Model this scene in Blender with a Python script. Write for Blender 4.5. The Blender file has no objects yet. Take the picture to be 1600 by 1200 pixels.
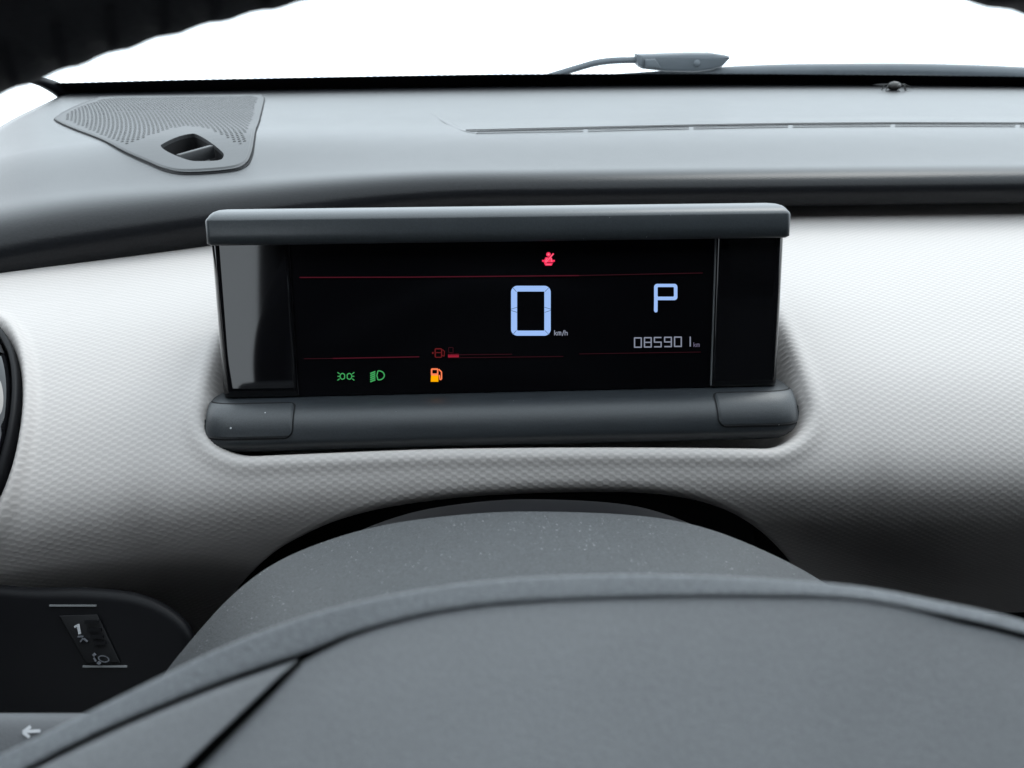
import bpy, bmesh, math, random
import numpy as np
from mathutils import Vector, Matrix, Euler
from mathutils.geometry import delaunay_2d_cdt

random.seed(4); np.random.seed(4)
scene = bpy.context.scene
COL = scene.collection
rad = math.radians

# ------------------------------------------------------------------ camera
PITCH, YAW, FPX = 25.0, 3.0, 1305.0          # degrees down, degrees right, focal length in 1600-px units
cam_d = bpy.data.cameras.new("camera")
cam = bpy.data.objects.new("camera", cam_d)
COL.objects.link(cam)
cam.location = (0, 0, 0)
cam.rotation_euler = (rad(90 - PITCH), 0, rad(-YAW))
cam_d.sensor_width = 36.0
cam_d.lens = 36.0 * FPX / 1600.0
cam_d.clip_start = 0.005
cam_d.clip_end = 200.0
cam_d.dof.use_dof = True
cam_d.dof.focus_distance = 0.44
cam_d.dof.aperture_fstop = 24.0
scene.camera = cam

# ------------------------------------------------------------------ light: bright overcast sky
world = bpy.data.worlds.new("World")
scene.world = world
world.use_nodes = True
bg = world.node_tree.nodes["Background"]
bg.inputs[0].default_value = (0.84, 0.93, 1.0, 1)
bg.inputs[1].default_value = 3.0
sun_d = bpy.data.lights.new("sun", 'SUN')
sun_d.energy = 1.2
sun_d.angle = rad(25)
sun_d.color = (1.0, 0.98, 0.95)
sun = bpy.data.objects.new("sun", sun_d)
COL.objects.link(sun)
sun.rotation_euler = Vector((-0.45, -0.55, -0.9)).to_track_quat('-Z', 'Y').to_euler()

scene.view_settings.view_transform = 'Standard'
scene.view_settings.look = 'None'
scene.view_settings.exposure = 0.0
scene.view_settings.gamma = 1.0
scene.view_settings.use_curve_mapping = False
scene.render.engine = 'CYCLES'
scene.cycles.use_denoising = True
scene.cycles.max_bounces = 10
scene.cycles.transparent_max_bounces = 16
scene.cycles.sample_clamp_indirect = 6.0

# ------------------------------------------------------------------ pixel <-> place helpers
_M = Euler((rad(90 - PITCH), 0, rad(-YAW))).to_matrix()
CR, CU, CF = _M @ Vector((1, 0, 0)), _M @ Vector((0, 1, 0)), _M @ Vector((0, 0, -1))

def ray(u, v):
    return CF + CR * ((u - 800) / FPX) - CU * ((v - 600) / FPX)
def at_depth(u, v, d):
    return ray(u, v) * d
def at_y(u, v, y):
    r = ray(u, v); return r * (y / r.y)
def at_z(u, v, z):
    r = ray(u, v); return r * (z / r.z)

def sstep(a, b, x):
    t = np.clip((np.asarray(x, float) - a) / (b - a), 0, 1)
    return t * t * (3 - 2 * t)

def catmull(pts, n=8, closed=False):
    P = np.array(pts, float); N = len(P); out = []
    rng = range(N if closed else N - 1)
    for i in rng:
        if closed:
            p0, p1, p2, p3 = P[(i - 1) % N], P[i], P[(i + 1) % N], P[(i + 2) % N]
        else:
            p0 = P[i - 1] if i > 0 else 2 * P[0] - P[1]
            p1, p2 = P[i], P[i + 1]
            p3 = P[i + 2] if i + 2 < N else 2 * P[-1] - P[-2]
        for k in range(n):
            t = k / n
            out.append(0.5 * (2 * p1 + (p2 - p0) * t + (2 * p0 - 5 * p1 + 4 * p2 - p3) * t * t + (3 * p1 - p0 - 3 * p2 + p3) * t ** 3))
    if not closed:
        out.append(P[-1])
    return np.array(out)

def resample(pts, n):
    P = np.array(pts, float)
    d = np.r_[0, np.cumsum(np.linalg.norm(np.diff(P, axis=0), axis=1))]
    t = np.linspace(0, d[-1], n)
    return np.stack([np.interp(t, d, P[:, k]) for k in range(P.shape[1])], 1)

# ------------------------------------------------------------------ object helpers
OFF = {}
def thing(name, label, cat, loc=(0, 0, 0), rot=None, kind=None, group=None):
    o = bpy.data.objects.new(name, None)
    o.empty_display_size = 0.02
    COL.objects.link(o)
    o.location = loc
    if rot is not None:
        o.rotation_euler = rot
    else:
        OFF[o.name] = Vector(loc)
    if label: o["label"] = label
    if cat: o["category"] = cat
    if kind: o["kind"] = kind
    if group: o["group"] = group
    return o

def mesh(name, verts, faces, mat, parent=None, smooth=True, uv=None, label=None, kind=None, angle=None):
    me = bpy.data.meshes.new(name)
    verts = [tuple(map(float, v)) for v in verts]
    root = parent
    while root is not None and root.parent is not None:
        root = root.parent
    if root is not None and root.name in OFF:
        o3 = OFF[root.name]
        verts = [(v[0] - o3.x, v[1] - o3.y, v[2] - o3.z) for v in verts]
    me.from_pydata(verts, [], [tuple(int(i) for i in f) for f in faces])
    me.validate()
    if uv is not None:
        l = me.uv_layers.new(name="UVMap")
        uva = np.asarray(uv, float)
        vi = np.empty(len(me.loops), dtype=np.int32)
        me.loops.foreach_get("vertex_index", vi)
        l.data.foreach_set("uv", uva[vi].astype(np.float32).ravel())
    bm = bmesh.new(); bm.from_mesh(me)
    if angle is not None or not smooth:
        pass
    bm.to_mesh(me); bm.free()
    if smooth:
        me.polygons.foreach_set("use_smooth", [True] * len(me.polygons))
        if angle is not None:
            me.set_sharp_from_angle(angle=rad(angle))
    me.materials.append(mat)
    o = bpy.data.objects.new(name, me)
    COL.objects.link(o)
    if parent is not None: o.parent = parent
    if label: o["label"] = label
    if kind: o["kind"] = kind
    return o

def grid_mesh(name, P, mat, parent=None, uv=None, flip=False, closed_u=False, **kw):
    """P[row][col] -> 3D"""
    P = np.asarray(P, float); n, m, _ = P.shape
    idx = np.arange(n * m).reshape(n, m)
    faces = []
    cols = m if closed_u else m - 1
    for i in range(n - 1):
        for j in range(cols):
            j2 = (j + 1) % m
            f = (idx[i, j], idx[i, j2], idx[i + 1, j2], idx[i + 1, j])
            faces.append(f[::-1] if flip else f)
    return mesh(name, P.reshape(-1, 3), faces, mat, parent, uv=None if uv is None else np.asarray(uv).reshape(-1, 2), **kw)

def bm_obj(name, bm, mat, parent=None, smooth=True, angle=35, **kw):
    bm.verts.ensure_lookup_table()
    bm.verts.index_update()
    bmesh.ops.recalc_face_normals(bm, faces=bm.faces[:])
    v = [tuple(x.co) for x in bm.verts]
    f = [[x.index for x in fc.verts] for fc in bm.faces]
    bm.free()
    return mesh(name, v, f, mat, parent, smooth=smooth, angle=angle, **kw)

def prism_bm(bottom, top, bevel=0.0, seg=3):
    """closed prism between two equal-length loops of 3D points"""
    bm = bmesh.new()
    a = [bm.verts.new(Vector(p)) for p in bottom]
    b = [bm.verts.new(Vector(p)) for p in top]
    n = len(a)
    bm.faces.new(a[::-1]); tf = bm.faces.new(b)
    for i in range(n):
        bm.faces.new((a[i], a[(i + 1) % n], b[(i + 1) % n], b[i]))
    bmesh.ops.recalc_face_normals(bm, faces=bm.faces[:])
    if bevel > 0:
        bmesh.ops.bevel(bm, geom=[e for e in tf.edges], offset=bevel, segments=seg, profile=0.5, affect='EDGES')
    return bm

def box_bm(x0, x1, y0, y1, z0, z1, bevel=0.0, seg=3):
    bm = bmesh.new()
    bmesh.ops.create_cube(bm, size=1.0)
    for v in bm.verts:
        v.co = Vector((x0 + (v.co.x + .5) * (x1 - x0), y0 + (v.co.y + .5) * (y1 - y0), z0 + (v.co.z + .5) * (z1 - z0)))
    if bevel > 0:
        bmesh.ops.bevel(bm, geom=bm.edges[:], offset=bevel, segments=seg, profile=0.5, affect='EDGES')
    return bm

def tube(name, pts, r, mat, parent=None, n=10, rfun=None, flat=1.0, up=Vector((0, 0, 1)), **kw):
    P = [Vector(p) for p in pts]; rows = []
    for i, p in enumerate(P):
        t = (P[min(i + 1, len(P) - 1)] - P[max(i - 1, 0)]).normalized()
        s = t.cross(up).normalized(); w = s.cross(t)
        rr = r if rfun is None else rfun(i / (len(P) - 1))
        rows.append([tuple(p + s * math.cos(a) * rr + w * math.sin(a) * rr * flat) for a in np.linspace(0, 2 * math.pi, n, endpoint=False)])
    P3 = np.array(rows)
    verts = list(P3.reshape(-1, 3)); faces = []
    N, m = P3.shape[:2]
    for i in range(N - 1):
        for j in range(m):
            faces.append((i * m + j, i * m + (j + 1) % m, (i + 1) * m + (j + 1) % m, (i + 1) * m + j))
    faces.append(tuple(range(m))[::-1]); faces.append(tuple((N - 1) * m + j for j in range(m)))
    return mesh(name, verts, faces, mat, parent, angle=50, **kw)

# ------------------------------------------------------------------ materials
def nodes(name):
    m = bpy.data.materials.new(name); m.use_nodes = True
    nt = m.node_tree
    return m, nt, nt.nodes["Principled BSDF"]

def plastic(name, col, rough, grain=0.0, gscale=900.0, spec=0.5, var=0.0, dust=0.0, dust_scale=160.0, dust_size=0.10, sheen=0.0, rvar=0.0, gvar=0.0, clump=False):
    m, nt, p = nodes(name)
    N, L = nt.nodes, nt.links
    p.inputs["Base Color"].default_value = (*col, 1)
    p.inputs["Roughness"].default_value = rough
    p.inputs["Specular IOR Level"].default_value = spec
    tc = N.new("ShaderNodeTexCoord")
    src = None
    if var > 0:
        n1 = N.new("ShaderNodeTexNoise"); n1.inputs["Scale"].default_value = 35; n1.inputs["Detail"].default_value = 6
        L.new(tc.outputs["Object"], n1.inputs["Vector"])
        mx = N.new("ShaderNodeMix"); mx.data_type = 'RGBA'
        mx.inputs[6].default_value = (*[c * (1 - var) for c in col], 1)
        mx.inputs[7].default_value = (*[c * (1 + var) for c in col], 1)
        L.new(n1.outputs["Fac"], mx.inputs[0])
        src = mx.outputs[2]
        if rvar > 0:
            mr = N.new("ShaderNodeMapRange")
            mr.inputs[3].default_value = rough - rvar; mr.inputs[4].default_value = rough + rvar
            L.new(n1.outputs["Fac"], mr.inputs[0]); L.new(mr.outputs[0], p.inputs["Roughness"])
    if gvar > 0:
        n3 = N.new("ShaderNodeTexNoise"); n3.inputs["Scale"].default_value = gscale * 0.8; n3.inputs["Detail"].default_value = 2
        L.new(tc.outputs["Object"], n3.inputs["Vector"])
        m3 = N.new("ShaderNodeMapRange"); m3.inputs[1].default_value = 0.3; m3.inputs[2].default_value = 0.7
        m3.inputs[3].default_value = 1 - gvar; m3.inputs[4].default_value = 1 + gvar
        L.new(n3.outputs["Fac"], m3.inputs[0])
        vm = N.new("ShaderNodeVectorMath"); vm.operation = 'SCALE'
        if src is not None: L.new(src, vm.inputs[0])
        else: vm.inputs[0].default_value = col
        L.new(m3.outputs[0], vm.inputs["Scale"]); src = vm.outputs[0]
    if dust > 0:
        vo = N.new("ShaderNodeTexVoronoi"); vo.inputs["Scale"].default_value = dust_scale
        vo.inputs["Randomness"].default_value = 1.0
        L.new(tc.outputs["Object"], vo.inputs["Vector"])
        # only some cells carry a speck, of uneven size
        sp = N.new("ShaderNodeSeparateColor"); L.new(vo.outputs["Color"], sp.inputs[0])
        pw = N.new("ShaderNodeMath"); pw.operation = 'POWER'; L.new(sp.outputs[0], pw.inputs[0]); pw.inputs[1].default_value = 5.0
        sc = N.new("ShaderNodeMath"); sc.operation = 'MULTIPLY'; L.new(pw.outputs[0], sc.inputs[0]); sc.inputs[1].default_value = dust_size
        lt = N.new("ShaderNodeMath"); lt.operation = 'LESS_THAN'; L.new(vo.outputs["Distance"], lt.inputs[0]); L.new(sc.outputs[0], lt.inputs[1])
        am = N.new("ShaderNodeMath"); am.operation = 'MULTIPLY'; L.new(lt.outputs[0], am.inputs[0]); am.inputs[1].default_value = dust
        if clump:
            nc = N.new("ShaderNodeTexNoise"); nc.inputs["Scale"].default_value = 28.0; nc.inputs["Detail"].default_value = 4
            L.new(tc.outputs["Object"], nc.inputs["Vector"])
            mc = N.new("ShaderNodeMapRange"); mc.inputs[1].default_value = 0.42; mc.inputs[2].default_value = 0.68; mc.inputs[3].default_value = 0.28; mc.inputs[4].default_value = 1.0
            L.new(nc.outputs["Fac"], mc.inputs[0])
            a2 = N.new("ShaderNodeMath"); a2.operation = 'MULTIPLY'; L.new(am.outputs[0], a2.inputs[0]); L.new(mc.outputs[0], a2.inputs[1]); am = a2
        dm = N.new("ShaderNodeMix"); dm.data_type = 'RGBA'
        if src is not None: L.new(src, dm.inputs[6])
        else: dm.inputs[6].default_value = (*col, 1)
        dm.inputs[7].default_value = (0.75, 0.76, 0.78, 1)
        L.new(am.outputs[0], dm.inputs[0]); src = dm.outputs[2]
    if src is not None: L.new(src, p.inputs["Base Color"])
    if grain > 0:
        n2 = N.new("ShaderNodeTexNoise"); n2.inputs["Scale"].default_value = gscale; n2.inputs["Detail"].default_value = 3
        L.new(tc.outputs["Object"], n2.inputs["Vector"])
        b = N.new("ShaderNodeBump"); b.inputs["Strength"].default_value = grain; b.inputs["Distance"].default_value = 0.0006
        L.new(n2.outputs["Fac"], b.inputs["Height"]); L.new(b.outputs[0], p.inputs["Normal"])
    if sheen > 0:
        p.inputs["Sheen Weight"].default_value = sheen
        p.inputs["Sheen Roughness"].default_value = 0.6
    return m

def emit(name, col, strength):
    m, nt, p = nodes(name)
    p.inputs["Base Color"].default_value = (0, 0, 0, 1)
    p.inputs["Specular IOR Level"].default_value = 0.0
    p.inputs["Roughness"].default_value = 1.0
    p.inputs["Emission Color"].default_value = (*col, 1)
    p.inputs["Emission Strength"].default_value = strength
    return m

M = {}
M['pad'] = plastic("dash_soft_black", (0.009, 0.0095, 0.011), 0.31, spec=0.20, gvar=0.2, grain=0.22, gscale=900, var=0.06, rvar=0.012, dust=0.25, dust_scale=70, dust_size=0.05)
M['grille'] = plastic("grille_plastic", (0.018, 0.019, 0.021), 0.50, grain=0.1, gscale=700)
M['matte'] = plastic("cluster_matte", (0.022, 0.026, 0.030), 0.42, gvar=0.2, grain=0.15, gscale=1600, var=0.1, rvar=0.05, dust=0.6, dust_scale=120, dust_size=0.07)
M['cap'] = plastic('hood_grey_plastic', (0.035, 0.041, 0.046), 0.36, spec=0.6, gvar=0.15, grain=0.12, gscale=1600, var=0.08, rvar=0.03, dust=0.4, dust_scale=160, dust_size=0.06)
M['gloss'] = plastic("piano_black", (0.004, 0.004, 0.005), 0.04, var=0.2)
M['screen'] = plastic("screen_glass", (0.003, 0.003, 0.004), 0.14, spec=0.06, dust=0.25, dust_scale=110, dust_size=0.05)
M['black'] = plastic("deep_black", (0.008, 0.008, 0.009), 0.7, spec=0.2)
M['switch'] = plastic("switch_black", (0.004, 0.004, 0.005), 0.45, spec=0.10)
M['frit'] = plastic("frit_black", (0.006, 0.006, 0.008), 0.35, spec=0.15)
M['shroud'] = plastic("shroud_grey_black", (0.034, 0.037, 0.040), 0.6, grain=0.5, gscale=1300, var=0.12, gvar=0.5, clump=True, dust=0.7, dust_scale=850, dust_size=0.25)
M['hub'] = plastic("airbag_vinyl", (0.35, 0.362, 0.378), 0.6, gvar=0.08, grain=0.25, gscale=2600, var=0.10, dust=0.25, dust_scale=330, dust_size=0.10)
M['carrier'] = plastic('hub_carrier_grain', (0.28, 0.297, 0.316), 0.62, gvar=0.16, grain=0.4, gscale=2200, var=0.12, dust=0.3, dust_scale=900, dust_size=0.16)
M['stalk'] = plastic('stalk_grey', (0.05, 0.053, 0.059), 0.55, grain=0.2, gscale=1500, var=0.1)
M['leather'] = plastic("rim_leather", (0.012, 0.011, 0.013), 0.6, grain=0.5, gscale=1200, spec=0.3)
M['thread'] = plastic("rim_thread", (0.014, 0.013, 0.015), 0.8, spec=0.2)
M['shade_cabin'] = plastic("cabin_trim", (0.03, 0.03, 0.032), 0.9, spec=0.2)
M['headliner'] = plastic("headliner", (0.06, 0.06, 0.06), 0.95, spec=0.1)
M['arrow'] = plastic('print_soft_white', (0.42, 0.43, 0.45), 0.6)
M['mark'] = plastic("print_white", (0.42, 0.43, 0.45), 0.6)
M['mark_dim'] = plastic("print_grey", (0.10, 0.105, 0.12), 0.6)
M['chrome'] = plastic("thin_satin_line", (0.14, 0.145, 0.15), 0.4)
M['wiper'] = plastic("wiper_grey_plastic", (0.075, 0.088, 0.10), 0.5, var=0.15)
M['insect'] = plastic("insect_body", (0.02, 0.018, 0.016), 0.5)
M['wing'] = plastic("insect_wing", (0.02, 0.02, 0.02), 0.9, spec=0.1)

M['digit'] = emit("lcd_blue_white", (0.36, 0.56, 1.0), 0.92)
M['digit_dim'] = emit("lcd_grey_blue", (0.30, 0.33, 0.42), 0.75)
M['digit_faint'] = emit("lcd_faint", (0.20, 0.18, 0.28), 0.55)
M['seam'] = emit("lcd_segment_gap", (0.10, 0.16, 0.32), 0.7)
M['red'] = emit("lamp_red", (1.0, 0.035, 0.11), 1.0)
M['redglow'] = emit("lamp_red_core", (1.0, 0.18, 0.27), 1.0)
M['redline'] = emit("line_red", (0.062, 0.007, 0.014), 1.0)
M['redline_dim'] = emit("line_red_dim", (0.026, 0.005, 0.008), 1.0)
M['redpump'] = emit("dim_red_symbol", (0.11, 0.010, 0.012), 1.0)
M['redbar'] = emit("dim_red_bar", (0.28, 0.012, 0.03), 1.0)
M['green'] = emit("lamp_green", (0.05, 0.34, 0.10), 1.0)
M['amber'] = emit("lamp_amber", (1.0, 0.42, 0.0), 1.0)
M['orange'] = emit("lamp_orange", (1.0, 0.22, 0.09), 1.0)

# light grey grained panel: staggered oval pips
def panel_mat():
    m, nt, p = nodes("dash_light_grain")
    N, L = nt.nodes, nt.links
    p.inputs["Base Color"].default_value = (0.56, 0.56, 0.56, 1)
    p.inputs["Roughness"].default_value = 0.58
    p.inputs["Specular IOR Level"].default_value = 0.35
    uv = N.new("ShaderNodeUVMap"); uv.uv_map = "UVMap"
    nz = N.new("ShaderNodeTexNoise"); nz.inputs["Scale"].default_value = 60.0; nz.inputs["Detail"].default_value = 2
    L.new(uv.outputs[0], nz.inputs["Vector"])
    sep = N.new("ShaderNodeSeparateXYZ"); L.new(uv.outputs[0], sep.inputs[0])
    def math_(op, a, b=None):
        n = N.new("ShaderNodeMath"); n.operation = op
        for i, x in enumerate((a, b)):
            if x is None: continue
            if isinstance(x, (int, float)): n.inputs[i].default_value = x
            else: L.new(x, n.inputs[i])
        return n.outputs[0]
    wob = math_('MULTIPLY', math_('SUBTRACT', nz.outputs["Fac"], 0.5), 2.8)
    su = math_('SINE', math_('ADD', math_('MULTIPLY', sep.outputs[0], math.pi / 0.0029), wob))
    sv = math_('SINE', math_('ADD', math_('MULTIPLY', sep.outputs[1], math.pi / 0.0018), math_('MULTIPLY', wob, 0.7)))
    h = math_('MULTIPLY', su, sv)
    h = math_('MAXIMUM', h, -0.35)
    b = N.new("ShaderNodeBump"); b.inputs["Strength"].default_value = 0.21; b.inputs["Distance"].default_value = 0.0005
    L.new(h, b.inputs["Height"]); L.new(b.outputs[0], p.inputs["Normal"])
    mr = N.new("ShaderNodeMapRange"); mr.inputs[1].default_value = -0.35; mr.inputs[2].default_value = 0.3
    L.new(h, mr.inputs[0])
    mx = N.new("ShaderNodeMix"); mx.data_type = 'RGBA'
    mx.inputs[6].default_value = (0.415, 0.389, 0.375, 1); mx.inputs[7].default_value = (0.455, 0.427, 0.411, 1)
    L.new(mr.outputs[0], mx.inputs[0]); L.new(mx.outputs[2], p.inputs["Base Color"])
    return m
M['panel'] = panel_mat()

def glass_mat():
    m = bpy.data.materials.new("thin_window_glass"); m.use_nodes = True
    nt = m.node_tree; N, L = nt.nodes, nt.links
    N.remove(N["Principled BSDF"])
    tr = N.new("ShaderNodeBsdfTransparent"); tr.inputs[0].default_value = (0.96, 0.985, 0.99, 1)
    gl = N.new("ShaderNodeBsdfGlossy"); gl.inputs["Roughness"].default_value = 0.02
    fr = N.new("ShaderNodeFresnel"); fr.inputs[0].default_value = 1.35
    mx = N.new("ShaderNodeMixShader")
    L.new(fr.outputs[0], mx.inputs[0]); L.new(tr.outputs[0], mx.inputs[1]); L.new(gl.outputs[0], mx.inputs[2])
    L.new(mx.outputs[0], N["Material Output"].inputs[0])
    return m
M['glass'] = glass_mat()

# ================================================================== DASHBOARD
dash = thing("dashboard", "car dashboard with black top pad above a pale grey grained panel", "dashboard", (0.1, 0.50, -0.36))

def dyx(x):                     # the dash wraps towards the driver at its outer end
    x = np.asarray(x, float)
    q = np.where(x < -0.10, -1.25 * (np.maximum(x, -0.30) + 0.10) ** 2, 0.0)
    return q + np.where(x < -0.30, 0.5 * (x + 0.30), 0.0)
def dzx(x):
    return -0.010 * (1 - sstep(-0.25, 0.0, x))

def dzp(x):                     # the pale panel sags a little towards the middle of the car
    return -0.011 * sstep(0.02, 0.50, x) + 0.012 * (1 - sstep(-0.42, -0.04, x))
def sagw(y):                    # ... but not where it tucks under the pad
    return 1 - sstep(0.42, 0.54, y)

# ---- pale lower panel -------------------------------------------------
prof = catmull([(.62, -.141), (.585, -.1425), (.55, -.1455), (.50, -.1525), (.45, -.163), (.40, -.180), (.369, -.199), (.353, -.218),
                (.352, -.240), (.362, -.268), (.378, -.300), (.400, -.335), (.44, -.38), (.50, -.42)], 24)
ps = np.r_[0, np.cumsum(np.linalg.norm(np.diff(prof, axis=0), axis=1))]
STOT = ps[-1]
PWT = sagw(prof[:, 0]); PWT[np.argmin(prof[:, 0]):] = 1.0
def prof_at(s): return np.interp(s, ps, prof[:, 0]), np.interp(s, ps, prof[:, 1])
def s_of_y(y):                  # on the upper, y-decreasing stretch
    k = np.argmin(prof[:, 0]); return float(np.interp(-y, -prof[:k, 0], ps[:k]))

def panel_hit(u, v):
    r = ray(u, v); m = r.z / r.y; x = r.x / r.y * 0.4
    y0 = 0.4
    for _ in range(12):
        yy, zz = prof[:, 0] + dyx(x), prof[:, 1] + dzx(x) + dzp(x) * PWT
        g = zz - m * yy
        c = np.where(np.sign(g[:-1]) != np.sign(g[1:]))[0]
        if len(c) == 0: return None
        best = None
        for i in c:
            t = g[i] / (g[i] - g[i + 1])
            y = yy[i] + t * (yy[i + 1] - yy[i])
            if best is None or y < best[0]: best = (y, ps[i] + t * (ps[i + 1] - ps[i]))
        y0 = best[0]; x = r.x / r.y * y0
    return x, best[1]

# opening for the steering column
arch_px = [(262, 1075), (300, 1010), (340, 955), (380, 903), (430, 856), (490, 820), (565, 790), (650, 770), (760, 757), (870, 752), (980, 752),
           (1060, 761), (1125, 782), (1180, 815), (1225, 858), (1262, 905), (1300, 960), (1330, 1010)]
ah = [panel_hit(u, v) for u, v in arch_px]
ah = [a for a in ah if a is not None]
AX = catmull([a for a in ah], 6)
# arch legs kept vertical in x so smax(x) stays a function
k0, k1 = 0, len(AX)
AX = AX[np.argsort(AX[:, 0])]
def smax(x):
    s = np.interp(x, AX[:, 0], AX[:, 1])
    w = 0.035
    s = np.where(x < AX[0, 0], AX[0, 1] + (STOT - AX[0, 1]) * sstep(0, w, AX[0, 0] - x), s)
    s = np.where(x > AX[-1, 0], AX[-1, 1] + (STOT - AX[-1, 1]) * sstep(0, w, x - AX[-1, 0]), s)
    return s

# pocket round the display
pl, pr = panel_hit(300, 690), panel_hit(1266, 680)
pf = panel_hit(790, 705)
px0, px1 = panel_hit(322, 640)[0], panel_hit(1258, 625)[0]
PXC, PXW = (px0 + px1) / 2, (px1 - px0) / 2 + 0.0035
sA, sB = s_of_y(0.485), pf[1]
PSC, PSW = (sA + sB) / 2, (sB - sA) / 2
def rbox(x, s, r):
    s = s - 0.016 * (x - PXC)
    qx, qs = np.abs(x - PXC) - (PXW - r), np.abs(s - PSC) - (PSW - r)
    return np.minimum(np.maximum(qx, qs), 0) + np.hypot(np.maximum(qx, 0), np.maximum(qs, 0)) - r
vc = panel_hit(-55, 665); vt = panel_hit(-55, 500); ve = panel_hit(32, 665); vb = panel_hit(-55, 830)
VX, VS, VA, VB = vc[0], (vt[1] + vb[1]) / 2, ve[0] - vc[0], (vb[1] - vt[1]) / 2
_vh = [panel_hit(-55, q) for q in range(460, 900, 20)]; _vs = np.array([q[1] for q in _vh]); _vx = np.array([q[0] for q in _vh])
def vxc(s): return np.interp(s, _vs, _vx)

xs = np.unique(np.r_[np.linspace(-0.52, -0.34, 40), np.linspace(-0.34, 0.24, 400), np.linspace(0.24, 0.9, 120)])
NR = 300
w = np.linspace(0, 1, NR)
X, W = np.meshgrid(xs, w)
S = W * smax(X)
y, z = prof_at(S)
ds = 1e-4
y2, z2 = prof_at(S + ds); y1, z1 = prof_at(S - ds)
ty, tz = (y2 - y1), (z2 - z1); tl = np.hypot(ty, tz) + 1e-12; ty, tz = ty / tl, tz / tl
ny, nz = tz, -ty               # outward normal (towards driver / up): rotate tangent
sgn = np.where(ny * -1 + nz * 0.6 > 0, 1, -1); ny, nz = ny * sgn, nz * sgn
sd = rbox(X, S, 0.030)
depth = 0.034 * sstep(0.0, 0.016, -sd)
bump = 0.0016 * np.exp(-((sd - 0.003) / 0.004) ** 2) - 0.0
y = y + depth * 0.55 + bump * ny
z = z - depth * 0.83 + bump * nz
rho = np.hypot((X - vxc(S)) / VA, (S - VS) / VB)
vb_ = 0.0045 * np.exp(-((rho - 1.13) / 0.10) ** 2) - 0.006 * (1 - sstep(0.9, 1.05, rho))
y += vb_ * ny; z += vb_ * nz
Y, Z = y + dyx(X), z + dzx(X) + dzp(X) * np.interp(S, ps, PWT)
top = np.stack([X, Y, Z], -1)
# rolled edge into the column opening
inn = np.array([0.0, 0.80, -0.60])
tdir = np.stack([0 * X[-1], ty[-1], tz[-1]], -1)
inward = -np.stack([0 * X[-1], ny[-1], nz[-1]], -1)
rows = [top]
R = 0.007
for a in (22, 45, 67, 90):
    rows.append((top[-1] + tdir * R * math.sin(rad(a)) + inward * R * (1 - math.cos(rad(a))))[None])
rows.append((rows[-1][0] + inward * 0.03)[None])
full = np.concatenate(rows, 0)
UVx = np.repeat(xs[None], full.shape[0], 0)
UVs = np.concatenate([S, np.stack([S[-1] + 0.003 * (k + 1) for k in range(5)])], 0)
panel = grid_mesh("lower_panel", full, M['panel'], dash, uv=np.stack([UVx, UVs], -1), flip=True, label="pale grey grained dashboard panel")
# black liner, coloured in for the shade inside the column opening
e0 = full[-1] - inward * 0.026
shade_strip = np.stack([e0 + np.array([0, 0, -0.002]), e0 + inward * 0.03 + np.array([0, 0, -.003]), e0 + np.array([0, 0.16, -0.05])])
grid_mesh("column_opening_shade", shade_strip, M['black'], dash, flip=True)
mesh("column_opening_dark_back", [(-0.5, 0.50, -0.20), (0.8, 0.50, -0.20), (0.8, 0.50, -0.80), (-0.5, 0.50, -0.80)], [(0, 1, 2, 3)], M['black'], dash)  # black sheet stands in for the darkness deep in the opening

# ---- black top pad ----------------------------------------------------
YC, ZC = 0.575, -0.110
def rlip(x): return 0.0125 + 0.0105 * (1 - sstep(-0.28, 0.03, x))
def padz(x, y):
    yc = YC + dyx(x)
    tb = np.clip((np.asarray(y, float) - YC) / 0.32, 0, 1)
    dl = np.maximum(0, (-0.30 - np.asarray(x, float)) + 0.4 * (0.80 - np.asarray(y, float)))
    droop = 0.46 * dl ** 2 * (1 - sstep(0.68, 1.0, y)) * (1 - sstep(-0.30, -0.12, x))
    return -droop + ZC - 0.017 * (y - YC) + 0.0055 * 0.5 * (1 - np.cos(2 * math.pi * tb)) * sstep(-0.42, -0.12, x) + dzx(x) * (1 - sstep(0.0, 0.22, y - yc))
rear_px = [(100, 146), (300, 141), (500, 137.5), (850, 133), (1150, 130.5), (1400, 131.5), (1600, 134.5)]
rear = [at_z(u, v, -0.122) for u, v in rear_px]
rear = [(p.x, p.y) for p in rear]
rx = np.array([r[0] for r in rear]); ry = np.array([r[1] for r in rear])
cf = np.polyfit(rx, ry, 3)
def yrear(x):
    lo, hi = rx[0], rx[-1]
    xx = np.clip(x, lo, hi)
    return np.polyval(cf, xx) - 0.35 * np.maximum(x - hi, 0)
pL1 = at_z(96, 147, -0.12); pL2 = at_z(0, 192, -0.116)
slope = (pL2.x - pL1.x) / (pL2.y - pL1.y)
xL0 = pL2.x + slope * (0.48 - pL2.y)
NC = 330
ca = np.linspace(0, 1, NC)
xlip = xL0 + (0.85 - xL0) * ca
xrear = pL1.x + (1.25 - pL1.x) * ca
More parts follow.
